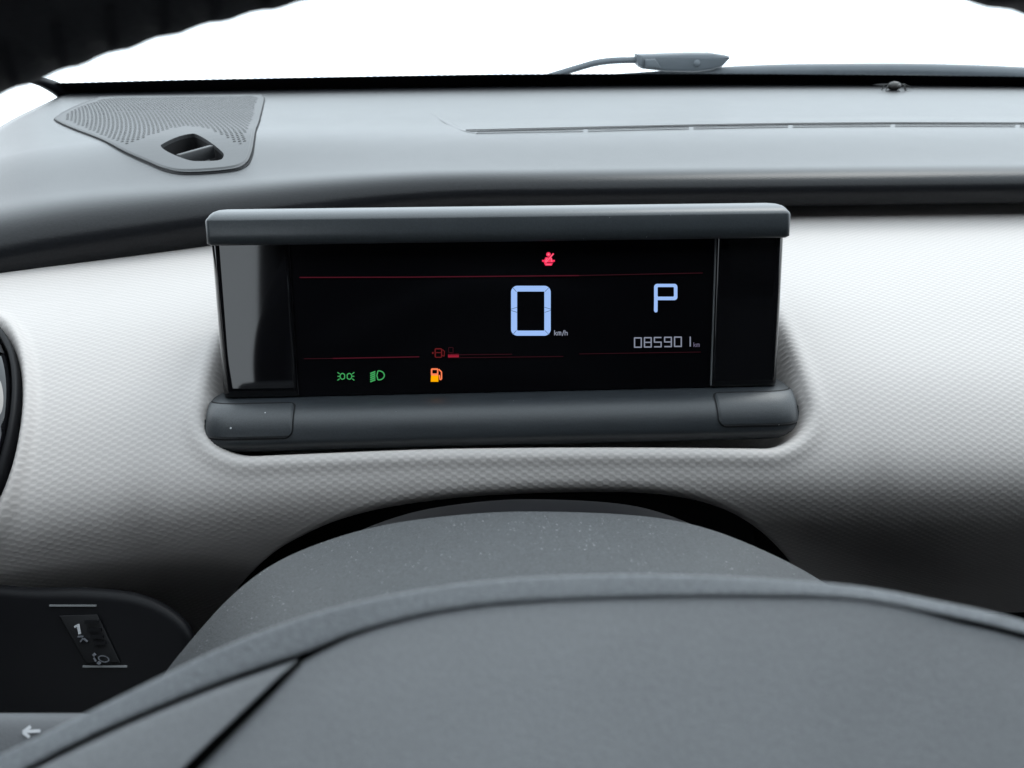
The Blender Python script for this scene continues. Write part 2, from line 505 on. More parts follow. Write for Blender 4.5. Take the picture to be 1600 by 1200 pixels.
# polygon of the grille insert (plan), from its outline on the pad
def on_pad(u, v):
    p = at_z(u, v, -0.115)
    for _ in range(20):
        p = at_z(u, v, float(padz(p.x, p.y)))
    return p
gr_px = [(92, 191), (90, 184), (104, 175), (128, 164), (152, 156), (172, 152.5), (260, 151), (340, 150), (400, 149.5), (409, 151.5), (411, 158),
         (403, 190), (394, 225), (388, 250), (380, 261), (362, 267), (320, 271), (285, 271.5), (262, 267), (240, 258), (190, 235), (140, 211)]
gr = [on_pad(u, v) for u, v in gr_px]
gr2 = np.array([(p.x, p.y) for p in gr])
def poly_sd(poly, x, y):
    """signed distance, negative inside (vectorised)"""
    x = np.asarray(x, float); y = np.asarray(y, float)
    d = np.full(x.shape, 1e9); ins = np.zeros(x.shape, bool)
    n = len(poly)
    for i in range(n):
        ax, ay = poly[i]; bx, by = poly[(i + 1) % n]
        ex, ey = bx - ax, by - ay
        t = np.clip(((x - ax) * ex + (y - ay) * ey) / (ex * ex + ey * ey + 1e-18), 0, 1)
        d = np.minimum(d, np.hypot(x - ax - t * ex, y - ay - t * ey))
        c = ((ay > y) != (by > y)) & (x < (bx - ax) * (y - ay) / (by - ay + 1e-18) + ax)
        ins ^= c
    return np.where(ins, -d, d)

rowsP = []
LA = 2.5                        # the crest is drawn out towards the windscreen, the front edge is tight
Rl = rlip(xlip); yfr = YC + dyx(xlip) - Rl; yf = yfr + Rl * LA
wl = 1 - sstep(-0.40, -0.14, xlip); LAx = LA + 0.4 * wl; pe = 3.0 - 0.2 * wl
yf = yfr + Rl * LAx
zc = padz(xlip, yfr) - Rl
for ang in np.linspace(265, 186, 14):
    rowsP.append(np.stack([xlip, yfr + Rl + Rl * math.cos(rad(ang)), zc + Rl * math.sin(rad(ang))], -1))
for q in 1 - np.cos(np.linspace(0, math.pi / 2, 40)):
    rowsP.append(np.stack([xlip, yfr + Rl * LAx * q, padz(xlip, yfr + Rl * LAx * q) - Rl + Rl * np.sqrt(np.maximum(0.0, 1 - (1 - q) ** pe))], -1))
yl = yf
for t in np.linspace(0, 1, 260)[1:]:
    tt = t ** 1.25
    xx = xlip + (xrear - xlip) * tt
    yy = yl + (yrear(xrear) - yl) * tt
    zz = padz(xx, yy)
    sdp = poly_sd(gr2, xx, yy)
    zz = zz - 0.016 * sstep(0.003, 0.007, -sdp)
    # the strip behind the demister slot lies a touch lower, fading in at its left end
    rowsP.append(np.stack([xx, yy, zz], -1))
PP = np.stack(rowsP)
# outer end rolls down towards the door
ext = []
for ang in (20, 40, 60, 80, 90):
    c0 = PP[:, 0].copy(); r_ = 0.03
    c0[:, 0] -= r_ * math.sin(rad(ang)); c0[:, 2] -= r_ * (1 - math.cos(rad(ang)))
    ext.append(c0)
c0 = ext[-1].copy(); c0[:, 2] -= 0.06; ext.append(c0)
PP = np.concatenate([np.stack(ext[::-1], 1), PP], 1)
grid_mesh("top_pad", PP, M['pad'], dash, label="black soft top pad of the dashboard")

# ---- speaker grille insert -------------------------------------------
holes_px = [(97, 188), (98, 183.5), (112, 174), (134, 164.5), (158, 157.5), (178, 154.5), (260, 153.5), (340, 152.5), (399, 151.5), (405, 155), (397, 190),
            (387, 226), (380, 231), (372, 231), (358, 224), (340, 213), (322, 204), (305, 200.5), (290, 200), (268, 204), (246, 212), (222, 221),
            (204, 228.5), (190, 229), (170, 221), (130, 203)]
hp = np.array([(p.x, p.y) for p in (on_pad(u, v) for u, v in holes_px)])
vent_px = [(252, 232), (256, 227), (280, 216), (298, 212), (308, 213), (330, 226), (345, 238), (350, 244), (348, 251), (340, 254), (318, 255), (300, 254.5), (282, 249), (262, 240)]
vp_ = np.array([(p.x, p.y) for p in (on_pad(u, v) for u, v in vent_px)])
vp_ = catmull(vp_, 3, closed=True)
gr_s = catmull(gr2, 4, closed=True)
verts2, edges = [], []
def add_loop(pts):
    b = len(verts2)
    for p in pts: verts2.append(Vector((float(p[0]), float(p[1]))))
    n = len(pts)
    for i in range(n): edges.append((b + i, b + (i + 1) % n))
add_loop(gr_s); add_loop(vp_)
# perforation: skewed rows as in the moulding
cx_, cy_ = hp.mean(0)
pitch = 0.0041
cent = []
hx0, hx1, hy0, hy1 = hp[:, 0].min(), hp[:, 0].max(), hp[:, 1].min(), hp[:, 1].max()
RP = 0.0085
ny_ = int((hy1 - hy0) / RP) + 1; nx_ = int((hx1 - hx0) / pitch) + 60
cand = []
for j in range(ny_):
    yy = hy0 + j * RP
    f = (yy - hy0) / (hy1 - hy0)
    for i in range(-60, nx_):
        xx = hx0 + i * pitch + 0.085 * f - 0.05 * f * f
        cand.append((xx, yy))
cand = np.array(cand)
ok = poly_sd(hp, cand[:, 0], cand[:, 1]) < -0.0022
cand = cand[ok]
HR, HE = 0.00135, 2.1
for c in cand:
    add_loop([(c[0] + HR * math.cos(a), c[1] + HR * HE * math.sin(a)) for a in np.linspace(0, 2 * math.pi, 6, endpoint=False)])
co, ed, fa, *_ = delaunay_2d_cdt(verts2, edges, [], 1, 1e-7)
co2 = np.array([(c.x, c.y) for c in co])
tri = np.array([list(f) for f in fa if len(f) == 3])
cen = co2[tri].mean(1)
keep = poly_sd(vp_, cen[:, 0], cen[:, 1]) > 0
# centroid inside a hole?
grid_ = {}
for c in cand: grid_.setdefault((int(c[0] // 0.005), int(c[1] // 0.005)), []).append(c)
for i, c in enumerate(cen):
    if not keep[i]: continue
    gx, gy = int(c[0] // 0.005), int(c[1] // 0.005)
    for a in (-1, 0, 1):
        for b in (-1, 0, 1):
            for h in grid_.get((gx + a, gy + b), ()):
                if math.hypot(c[0] - h[0], (c[1] - h[1]) / HE) < HR * 0.9: keep[i] = False
tri = tri[keep]
lift = 0.0016
z2_ = padz(co2[:, 0], co2[:, 1]) + lift
sdE = poly_sd(gr2, co2[:, 0], co2[:, 1])
V3 = [(a[0], a[1], b) for a, b in zip(co2, z2_)]
F3 = []
for t in tri:
    a, b, c = co2[t[0]], co2[t[1]], co2[t[2]]
    F3.append(tuple(t) if (b[0] - a[0]) * (c[1] - a[1]) - (b[1] - a[1]) * (c[0] - a[0]) > 0 else tuple(t[::-1]))
nb = len(V3); ng = len(gr_s)
for p in gr_s: V3.append((p[0], p[1], float(padz(p[0], p[1])) - 0.004))
for i in range(ng): F3.append((i, nb + i, nb + (i + 1) % ng, (i + 1) % ng))
nb2 = len(V3); nv = len(vp_)
for p in vp_: V3.append((p[0], p[1], float(padz(p[0], p[1])) - 0.0015))
for i in range(nv): F3.append((ng + i, nb2 + i, nb2 + (i + 1) % nv, ng + (i + 1) % nv))
VWALL = [(p[0], p[1], float(padz(p[0], p[1])) - 0.0015) for p in vp_] + [(p[0], p[1], float(padz(p[0], p[1])) - 0.0145) for p in vp_]
gplate = mesh("speaker_grille", V3, F3, M['grille'], dash, smooth=False, label="perforated speaker grille insert at the far left corner of the top pad")
mesh("outlet_duct", VWALL, [(k, nv + k, nv + (k + 1) % nv, (k + 1) % nv) for k in range(nv)], M['black'], gplate)  # walls coloured black for the shade inside the outlet
gi = catmull(gr2 + (gr2.mean(0) - gr2) * 0.10, 3, closed=True)
mesh("grille_shade_sheet", [(p[0], p[1], float(padz(p[0], p[1])) - 0.0148) for p in gi], [tuple(range(len(gi)))[::-1]], M['black'], gplate, smooth=False)  # black sheet put in so the holes look shaded
# raised border of the insert and the dark joint round it
def ring(name, loop, wd, h0, h1, mat, parent):
    L = np.array(loop); n = len(L)
    nrm = []
    for i in range(n):
        t = L[(i + 1) % n] - L[i - 1]; t /= np.linalg.norm(t); nrm.append((t[1], -t[0]))
    nrm = np.array(nrm)
    area = 0.5 * np.sum(L[:, 0] * np.roll(L[:, 1], -1) - np.roll(L[:, 0], -1) * L[:, 1])
    if area < 0: nrm = -nrm
    rows = []
    for k, h in ((0, h0), (wd * .5, h1), (wd, h0)):
        q = L + nrm * k
        rows.append(np.c_[q, padz(q[:, 0], q[:, 1]) + h])
    return grid_mesh(name, np.stack(rows), mat, parent, closed_u=True)
ring("grille_joint", gr_s, 0.0022, 0.0004, 0.0004, M['black'], gplate)
ring("grille_rim", catmull(gr2 + (gr2.mean(0) - gr2) * 0.022, 4, closed=True), 0.003, 0.0014, 0.0026, M['grille'], gplate)
# bar across the side-window demister outlet, with a louvre below
b0, b1 = on_pad(278, 245), on_pad(331, 230)
d_ = Vector((b1.x - b0.x, b1.y - b0.y, 0)).normalized(); s_ = Vector((-d_.y, d_.x, 0))
def bar(name, p, q, wd, z0, z1, mat, par):
    bm = bmesh.new()
    lo = [p + s_ * wd, q + s_ * wd, q - s_ * wd, p - s_ * wd]
    a = [Vector((k.x, k.y, k.z + z0)) for k in lo]; b = [Vector((k.x, k.y, k.z + z1)) for k in lo]
    return bm_obj(name, prism_bm(a, b, 0.0006, 2), mat, par)
bar("outlet_bar", b0, b1, 0.0022, -0.008, 0.0016, M['grille'], gplate)
c0_, c1_ = on_pad(298, 252), on_pad(338, 240)
bar("outlet_louvre", c0_, c1_, 0.004, -0.014, -0.006, M['switch'], gplate)

# ---- demister slot along the top pad ----------------------------------
def pad_strip(name, top_px, bot_px, h, mat, parent, n=80):
    a = resample([tuple(on_pad(u, v)) for u, v in top_px], n); b = resample([tuple(on_pad(u, v)) for u, v in bot_px], n)
    a[:, 2] += h; b[:, 2] += h
    return grid_mesh(name, np.stack([b, a]), mat, parent)
def line_v(u, base): return base
far_px = [(728, 204.6), (900, 200.5), (1080, 196.5), (1235, 194.0), (1395, 192.8), (1600, 193.2), (1750, 195), (1900, 198)]
slot = pad_strip("demister_slot", [(u, v - 0.9) for u, v in far_px], [(u, v + 0.9) for u, v in far_px], 0.0008, M['black'], dash)
near_px = [(742, 207.6), (915, 204.6), (1080, 200.8), (1235, 198.2), (1395, 197.0), (1590, 197.4), (1750, 199)]
for i in range(len(near_px) - 1):
    (u0, v0), (u1, v1) = near_px[i], near_px[i + 1]
    um, vm = (u0 + u1) / 2, (v0 + v1) / 2
    seg = [(u0 + 3.5, v0), (um, vm - 0.2), (u1 - 3.5, v1)]
    pad_strip("slot_segment", [(u, v - 0.7) for u, v in seg], [(u, v + 0.75) for u, v in seg], 0.0009, M['black'], slot, 20)
# raised crease at the slot's left end
cr = [on_pad(u, v) for u, v in ((672, 176), (690, 186), (708, 196), (724, 204), (745, 209))]
tube("slot_end_crease", resample(catmull([tuple(p) for p in cr], 6), 24), 0.004, M['pad'], slot, n=12, rfun=lambda t: 0.0012 + 0.004 * math.sin(math.pi * min(1, t * 1.0)) * 0.6, flat=0.22)

# ---- round air vent at the outer end -----------------------------------
def panel_pt(x, s, h=0.0):
    y, z = prof_at(s); y2, z2 = prof_at(s + 1e-3); t = np.array([y2 - y, z2 - z]); t /= np.linalg.norm(t)
    n = np.array([t[1], -t[0]]); n = n if (-n[0] + .6 * n[1]) > 0 else -n
    return np.array([x, y + float(dyx(x)) + n[0] * h, z + float(dzx(x)) + float(dzp(x) * np.interp(s, ps, PWT)) + n[1] * h])
rowsV = []
th = np.linspace(0, 2 * math.pi, 72, endpoint=False)
for k, h in ((1.02, -.008), (1.0, -.001), (0.985, 0.0035), (0.95, 0.0055), (0.89, 0.005), (0.86, 0.002), (0.84, -0.004)):
    rowsV.append([panel_pt(vxc(VS + VB * k * math.sin(a)) + VA * k * math.cos(a), VS + VB * k * math.sin(a), h) for a in th])
vent = grid_mesh("air_vent_bezel", np.array(rowsV), M['switch'], dash, closed_u=True, label="glossy black bezel of the side air vent cut by the photo's left border")
bk = [panel_pt(vxc(VS + VB * .87 * math.sin(a)) + VA * .87 * math.cos(a), VS + VB * .87 * math.sin(a), -0.004) for a in th]
mesh("vent_back", bk, [tuple(range(72))], M['black'], vent)
def vpt(k, a, h):
    s_ = VS + VB * k * math.sin(a)
    return panel_pt(vxc(s_) + VA * k * math.cos(a), s_, h)
grid_mesh("vent_face", np.array([[vpt(k, a, h) for a in th] for k, h in ((0.86, -0.003), (0.85, 0.001), (0.80, 0.0035), (0.65, 0.006), (0.4, 0.008), (0.02, 0.009))]), M['gloss'], vent, closed_u=True)
gv = [[vpt(k, a + da, 0.0062 - 0.003 * (k > .8)) for k in (0.55, 0.65, 0.75, 0.83)] for a, da in ((rad(-33), 0), (rad(-24), 0))]
grid_mesh("vent_gap", np.array(gv) + np.array([0, -0.0006, 0.0006]), M['black'], vent)

# ---- switch panel under the vent ---------------------------------------
SWD = 0.375
def sw(u, v, h=0.0):           # plane facing the driver, leaning back a little
    d = SWD * (1 - 0.00012 * (v - 1000)) - h
    return at_depth(u, v, d)
sw_px = catmull([(-160, 921), (60, 918), (150, 919), (215, 927), (262, 946), (296, 976), (304, 1012), (290, 1060), (240, 1120), (150, 1180), (-60, 1200), (-200, 1100)], 6, closed=True)
switch = bm_obj("switch_panel", prism_bm([sw(u, v, -0.07) for u, v in sw_px], [sw(u, v, 0) for u, v in sw_px], 0.006, 5), M['switch'], dash, label="black switch panel below the side air vent")
def sw_strip(name, a, b, wpx, mat, h=0.0006, par=switch):
    (u0, v0), (u1, v1) = a, b
    L = math.hypot(u1 - u0, v1 - v0); nx, ny = -(v1 - v0) / L * wpx / 2, (u1 - u0) / L * wpx / 2
    P = [sw(u0 + nx, v0 + ny, h), sw(u1 + nx, v1 + ny, h), sw(u1 - nx, v1 - ny, h), sw(u0 - nx, v0 - ny, h)]
    return bm_obj(name, prism_bm([p + CF * 0.0008 for p in P], P), mat, par)
wheel_px = [(92, 962), (152, 960), (188, 1036), (134, 1037)]
well = bm_obj("thumbwheel", prism_bm([sw(u, v, -0.004) for u, v in wheel_px], [sw(u, v, 0.0012) for u, v in wheel_px], 0.0005, 2), M['black'], switch, label="headlamp height thumbwheel with a small printed 1")
sw_strip("thumbwheel_line", (77, 946.5), (150, 946.5), 2.6, M['chrome'])
sw_strip("thumbwheel_line", (129, 1041.5), (198, 1041.5), 2.8, M['chrome'])
for k, (u0, v0, u1) in enumerate(((132, 972, 154), (136, 984, 158), (141, 995, 161), (147, 1005, 165))):
    sw_strip("wheel_rib", (u0, v0), (u1, v0), 5, M['switch'], 0.0028, well)
for a, b, wp, mt in (((116, 980), (121, 977), 3, 'mark'), ((121, 976), (124, 991), 3.2, 'mark'), ((121, 995), (129, 995), 2, 'mark_dim'), ((125, 1003), (129, 998), 2, 'mark_dim'),
                     ((130, 998), (136, 1003), 2, 'mark_dim'), ((145, 1022), (148, 1025), 4, 'mark_dim'), ((146, 1028), (149, 1034), 1.5, 'mark_dim'), ((152, 1035), (156, 1038), 4, 'mark_dim')):
    sw_strip("thumbwheel_print", a, b, wp, M[mt], 0.0024, well)
lens = [(162 + 9 * math.cos(a), 1029.5 + 5.5 * math.sin(a) + 0.18 * 9 * math.cos(a)) for a in np.linspace(0, 2 * math.pi, 20, endpoint=False)]
lensi = [(162 + 7 * math.cos(a), 1029.5 + 3.8 * math.sin(a) + 0.18 * 7 * math.cos(a)) for a in np.linspace(0, 2 * math.pi, 20, endpoint=False)]
grid_mesh("thumbwheel_symbol", np.array([[tuple(sw(u, v, .0024)) for u, v in lens], [tuple(sw(u, v, .0024)) for u, v in lensi]]), M['mark_dim'], well, closed_u=True)

# ================================================================== INSTRUMENT DISPLAY
TILT = 14.0
CO = at_depth(778, 465, 0.427)
clu = thing("instrument_display", "digital instrument display with blue zero and P on a black screen", "display", CO, rot=(rad(-TILT), 0, 0))
CM = Matrix.Translation(CO) @ Euler((rad(-TILT), 0, 0)).to_matrix().to_4x4()
CI = CM.inverted()
def cl(u, v, c=0.0):
    o = CI @ Vector((0, 0, 0)); d = CI.to_3x3() @ ray(u, v)
    t = (c - o.y) / d.y; p = o + d * t
    return p.x, p.z
def CX(u, v, c=0.0): return cl(u, v, c)[0]
def CZ(u, v, c=0.0): return cl(u, v, c)[1]

xl, xr = CX(329, 480), CX(1229, 470)
zt, zb = CZ(778, 374), CZ(778, 609)
# cap
cfy = -0.0075
cx0, cx1 = CX(319.5, 360, cfy), CX(1237, 352, cfy)
cz0, cz1 = CZ(778, 378.5, cfy), CZ(778, 339, cfy)
bm = bmesh.new()
def rrect(x0, x1, y0, y1, r, n=6):
    out = []
    for cx, cy, a0 in ((x1 - r, y1 - r, 0), (x0 + r, y1 - r, 90), (x0 + r, y0 + r, 180), (x1 - r, y0 + r, 270)):
        for k in range(n + 1):
            a = rad(a0 + 90 * k / n); out.append((cx + r * math.cos(a), cy + r * math.sin(a)))
    return out
# plan outline, lofted: straight front wall, rounded shoulder, crowned top sloping to the rear
rowsC = []
hh = cz1 - cz0
for inset, zz_ in ((0.0016, cz0 + 0.0002), (0.0, cz0 + 0.0012), (0, cz0 + hh * 0.5), (0, cz1 - 0.0004), (0.0003, cz1 + 0.0005), (0.0010, cz1 + 0.0014), (0.0026, cz1 + 0.0026), (0.006, cz1 + 0.0040), (0.012, cz1 + 0.0051), (0.020, cz1 + 0.0056)):
    ix = min(inset, 0.0012) + max(0.0, inset - 0.0012) * 0.22
    loop = rrect(cx0 + ix, cx1 - ix, cfy + inset, cfy + 0.052 - inset, 0.0028)
    rowsC.append([(x, yv, zz_) for x, yv in loop])
P3 = np.array(rowsC)
cap = grid_mesh("display_cap", P3, M['cap'], clu, closed_u=True, label="grey cap along the top of the display")
nC = P3.shape[1]
mesh("cap_top", P3[-1], [tuple(range(nC))], M['cap'], cap)
mesh("cap_underside", P3[0], [tuple(range(nC))[::-1]], M['matte'], cap)
# body behind the glass
bm_obj("display_body", box_bm(xl + .003, xr - .003, 0.004, 0.045, zb - 0.004, zt + 0.004, 0.003, 3), M['black'], clu)
# screen
sx0, sx1 = CX(459, 490), CX(1114, 490)
scr = bm_obj("screen", box_bm(sx0 + 0.0003, sx1 - 0.0003, 0.0, 0.004, zb - 0.001, zt + 0.002), M['screen'], clu, smooth=False, label="black screen with lit symbols")
# glossy side blocks: nearly flat, outer edge turning back
def flank(xa, xb, outer, lab):
    n = 40; rows_ = []
    wd = xb - xa
    for k in range(n + 1):
        t = k / n
        x = xa + wd * t
        e = t if outer > 0 else 1 - t          # 0 inner .. 1 outer
        yv = -0.0016 + 0.0014 * (1 - min(1, e / 0.02)) ** 2 + 0.0006 * e + 0.012 * max(0, (e - 0.80) / 0.20) ** 3
        rows_.append((x, yv))
    zz = [zb - 0.0008, zb + 0.0004] + list(np.linspace(zb + 0.004, zt + 0.002, 20))
    P = np.array([[(x, yv + (0.0008 if i == 0 else 0), zc_) for x, yv in rows_] for i, zc_ in enumerate(zz)])
    o = grid_mesh("side_block", P, M['gloss'], clu, label=lab)
    return o
flank(xl, sx0 - 0.0002, -1, "glossy black side block left of the screen")
flank(sx1 + 0.0002, xr, 1, "glossy black side block right of the screen")
for xe in (xl, xr):
    bm_obj("side_wall", box_bm(min(xe, xe), xe + (0.003 if xe < 0 else -0.003), 0.011, 0.044, zb - .0008, zt + .002), M['gloss'], clu)
# bevel glints of the glass, put in as thin coloured strips
for xe, sg in ((sx0, -1), (sx1, 1)):
    bm_obj("screen_edge_glint", box_bm(xe - 0.00025, xe + 0.00025, -0.0012, 0.003, zb, zt), M['chrome' if sg > 0 else 'gloss'], scr)

# ---- base roll under the screen
BX0, BX1 = CX(311, 645, -0.02), CX(1257, 625, -0.02)
zbot = CZ(778, 700, -0.020)
zsh = CZ(778, 609, 0.0)
bprof = catmull([(0.060, zsh - 0.0005), (0.020, zsh - 0.0010), (0.0, zsh - 0.0016), (-0.010, zsh - 0.0032), (-0.0165, zsh - 0.0070), (-0.0205, zsh - 0.0130), (-0.0220, zsh - 0.0195),
                 (-0.0205, zbot + 0.0035), (-0.016, zbot + 0.0002), (-0.004, zbot - 0.002), (0.03, zbot - 0.003)], 8)
bs = np.r_[0, np.cumsum(np.linalg.norm(np.diff(bprof, axis=0), axis=1))]
BXC, BXW = (BX0 + BX1) / 2, (BX1 - BX0) / 2
Rcb, Rct = 0.0165, 0.006
def base_pt(x, s, h=0.0):
    yv, zv = np.interp(s, bs, bprof[:, 0]), np.interp(s, bs, bprof[:, 1])
    e = abs(x - BXC) - (BXW - Rcb)
    yo = 0.0
    if e > 0:
        e = min(e, Rcb)
        zmin = zbot + Rcb - math.sqrt(max(Rcb ** 2 - e ** 2, 0))
        if zv < zmin: zv = zmin
        yo = 0.010 * (1 - math.sqrt(max(0, 1 - (e / Rcb) ** 2 * 0.995)))
    y2, z2 = np.interp(s + 4e-4, bs, bprof[:, 0]), np.interp(s + 4e-4, bs, bprof[:, 1])
    y1, z1 = np.interp(s - 4e-4, bs, bprof[:, 0]), np.interp(s - 4e-4, bs, bprof[:, 1])
    t = np.array([y2 - y1, z2 - z1]); t /= np.linalg.norm(t) + 1e-12
    return (x, yv + yo + h * t[1], zv - h * t[0])
bx = np.unique(np.round(np.r_[BX0 + (1 - np.cos(np.linspace(0, math.pi / 2, 26))) * Rcb, np.linspace(BX0 + Rcb, BX1 - Rcb, 80), BX1 - (1 - np.cos(np.linspace(0, math.pi / 2, 26))) * Rcb], 6))
P = np.array([[base_pt(x, s) for x in bx] for s in np.linspace(0, bs[-1], 90)])
base = grid_mesh("display_base", P, M['matte'], clu, flip=False, label="rounded charcoal base under the screen")
# end caps
for j, xe in ((0, BX0), (len(bx) - 1, BX1)):
    c = P[:, j]; n = len(c)
    inn_ = [(xe + (0.0 if j == 0 else 0.0), 0.06, zbot + 0.01)]
    vv = [tuple(p) for p in c] + inn_
    ff = [(i, i + 1, n) for i in range(n - 1)]
    mesh("base_end", vv, ff if j == 0 else [f[::-1] for f in ff], M['matte'], base)

def s_on_base(u, v):           # where the view ray meets the front roll
    best = None
    for s in np.linspace(0, bs[-1], 600):
        yv = np.interp(s, bs, bprof[:, 0]); zv = np.interp(s, bs, bprof[:, 1])
        d = abs(CZ(u, v, yv) - zv)
        if best is None or d < best[0] - 1e-7: best = (d, s, yv)
        if best[0] < 2e-4 and d > best[0] + 1e-3: break
    return CX(u, v, best[2]), best[1]

def cover(u_in, vtop, vbot, outer, lab):
    xi, st = s_on_base(u_in, vtop); _, sb_ = s_on_base(u_in, vbot)
    xo = BX0 - 0.0005 if outer < 0 else BX1 + 0.0005
    r = 0.0042
    def outline(off):
        lo, hi = (xo, xi) if outer < 0 else (xi, xo)
        s0, s1 = st - off * 2.4, sb_ + off
        if outer < 0: hi += off
        else: lo -= off
        return lo, hi, s0, s1
    def inside_w(s, off):       # inner x limit with rounded inner corners
        lo, hi, s0, s1 = outline(off)
        rr = r + off
        d = max(s0 + rr - s, s - (s1 - rr), 0.0)
        cut = rr - math.sqrt(max(rr * rr - min(d, rr) ** 2, 0))
        return (lo, hi - cut) if outer < 0 else (lo + cut, hi)
    def patch(off, h, name, mat, par, edge):
        lo, hi, s0, s1 = outline(off)
        k = np.linspace(0, math.pi, 60); sv = s0 + (s1 - s0) * (1 - np.cos(k)) / 2
        rows_ = []
        for s in sv:
            a, b = inside_w(s, off)
            a, b = max(a, BX0 + 0.0002), min(b, BX1 - 0.0002)
            row = []
            for t in (1 - np.cos(np.linspace(0, math.pi, 44))) / 2:
                x = a + (b - a) * t
                dist = min(s - s0, s1 - s, (hi - x) if outer < 0 else (x - lo))
                hh_ = h if not edge else h - 0.0006 * (1 - sstep(0, 0.0010, dist))
                row.append(base_pt(x, s, float(hh_)))
            rows_.append(row)
        return grid_mesh(name, np.array(rows_), mat, par, label=lab if edge else None)
    c = patch(0.0, 0.0010, "base_cover", M['matte'], base, True)
    patch(0.0007, 0.00025, "cover_joint", M['black'], base, False)
    return c
cover(461.5, 631, 684, -1, "small rectangular cover at the left end of the base")
cover(1114, 615.5, 667, 1, "small rectangular cover at the right end of the base")

# ---- lit symbols and writing -------------------------------------------
FY = -0.0006
class Ink:
    def __init__(s): s.v, s.f = [], []
    def poly(s, pts):
        b = len(s.v)
        for u, v in pts:
            x, z = cl(u, v, FY); s.v.append((x, FY, z))
        s.f.append(tuple(range(b, b + len(pts))))
    def stroke(s, pts, wd, cap=0.0):
        for (u0, v0), (u1, v1) in zip(pts[:-1], pts[1:]):
            L = math.hypot(u1 - u0, v1 - v0)
            if L < 1e-6: continue
            dx, dy = (u1 - u0) / L, (v1 - v0) / L
            u0, v0, u1, v1 = u0 - dx * cap, v0 - dy * cap, u1 + dx * cap, v1 + dy * cap
            nx, ny = -dy * wd / 2, dx * wd / 2
            s.poly([(u0 + nx, v0 + ny), (u1 + nx, v1 + ny), (u1 - nx, v1 - ny), (u0 - nx, v0 - ny)])
    def disc(s, u, v, r, n=16, ry=None):
        s.poly([(u + r * math.cos(a), v + (ry or r) * math.sin(a)) for a in np.linspace(0, 2 * math.pi, n, endpoint=False)])
    def ring(s, outer, inner):
        n = len(outer)
        for i in range(n):
            s.poly([outer[i], outer[(i + 1) % n], inner[(i + 1) % n], inner[i]])
    def arc(s, u, v, rx, ry, a0, a1, wd, n=14):
        pts = [(u + rx * math.cos(rad(a)), v + ry * math.sin(rad(a))) for a in np.linspace(a0, a1, n)]
        s.stroke(pts, wd, wd * 0.1)
    def out(s, name, mat, lab=None, par=None, dy=0.0):
        vv = [(x, y_ - dy, z_) for x, y_, z_ in s.v]
        return mesh(name, vv, s.f, M[mat], par or scr, smooth=False, label=lab)

# speed digit 0: rounded ring of segments
def rr_px(u0, u1, v0, v1, r, n=8):
    return [(x, y_) for x, y_ in rrect(u0, u1, v0, v1, r, n)]
i = Ink(); o_ = rr_px(798.5, 860.5, 446.5, 524.5, 10); n_ = rr_px(808, 850.5, 455.5, 516.5, 1.2); i.ring(o_, n_)
dg = i.out("speed_digit", 'digit', "large pale blue digit 0")
i = Ink()
for a, b in (((807, 456), (801, 449)), ((851, 456), (858, 449)), ((807, 516), (801, 523)), ((851, 516), (858, 523)), ((798.5, 483), (808, 480)), ((798.5, 485), (808, 488)), ((851, 480), (860.5, 483)), ((851, 488), (860.5, 485))):
    i.stroke([a, b], 0.8)
i.out("segment_gap", 'seam', None, None, 0.0003)
# gear letter P
i = Ink()
i.ring(rr_px(1022, 1058.5, 443.5, 469, 5)[:], rr_px(1027.5, 1053, 448.5, 463.5, 1.5)[:])
i.stroke([(1024.9, 462), (1024.6, 485.5)], 5.6); i.disc(1024.8, 485.5, 2.7, 10)
i.out("gear_letter", 'digit', "pale blue letter P for park")
# odometer 085901
SEG = {'0': 'abcdef', '8': 'abcdefg', '5': 'afgcd', '9': 'abcdfg', '1': 'bc'}
def seg_digit(ch, u0, v0, wd, ht, sw_):
    i = Ink(); u1, v1 = u0 + wd, v0 + ht; vm = (v0 + v1) / 2
    G = {'a': ((u0, v0), (u1, v0)), 'b': ((u1, v0), (u1, vm)), 'c': ((u1, vm), (u1, v1)), 'd': ((u0, v1), (u1, v1)), 'e': ((u0, vm), (u0, v1)), 'f': ((u0, v0), (u0, vm)), 'g': ((u0, vm), (u1, vm))}
    for s in SEG[ch]: i.stroke(list(G[s]), sw_, sw_ * 0.25)
    return i
for k, (ch, u0) in enumerate(zip("085901", (991.5, 1007, 1022.5, 1038.5, 1054, 1068))):
    seg_digit(ch, u0, 528 - 0.02 * (u0 - 990), 10.5, 14.5, 1.9).out("odometer_digit", 'digit_dim')
# unit lettering, drawn with strokes
def letters(txt, u, v, h, wd, mat, name):
    """tiny lower-case lettering: k m / h"""
    i = Ink(); x = u
    for ch in txt:
        w_ = h * 0.55
        if ch == 'k':
            i.stroke([(x, v - h), (x, v)], wd); i.stroke([(x, v - h * .3), (x + w_ * .8, v - h * .65)], wd); i.stroke([(x + w_ * .25, v - h * .4), (x + w_ * .8, v)], wd); x += w_ * 1.15
        elif ch == 'm':
            i.stroke([(x, v), (x, v - h * .65), (x + w_ * 1.1, v - h * .65), (x + w_ * 1.1, v)], wd); i.stroke([(x + w_ * .55, v - h * .65), (x + w_ * .55, v)], wd); x += w_ * 1.6
        elif ch == '/':
            i.stroke([(x, v + h * .1), (x + w_ * .6, v - h)], wd); x += w_ * .95
        elif ch == 'h':
            i.stroke([(x, v - h), (x, v)], wd); i.stroke([(x, v - h * .6), (x + w_ * .8, v - h * .6), (x + w_ * .8, v)], wd); x += w_ * 1.2
    return i.out(name, mat)
letters("km/h", 866.5, 524, 8.0, 1.3, 'digit_dim', "speed_unit")
letters("km", 1084, 542, 7.0, 1.1, 'digit_faint', "distance_unit")
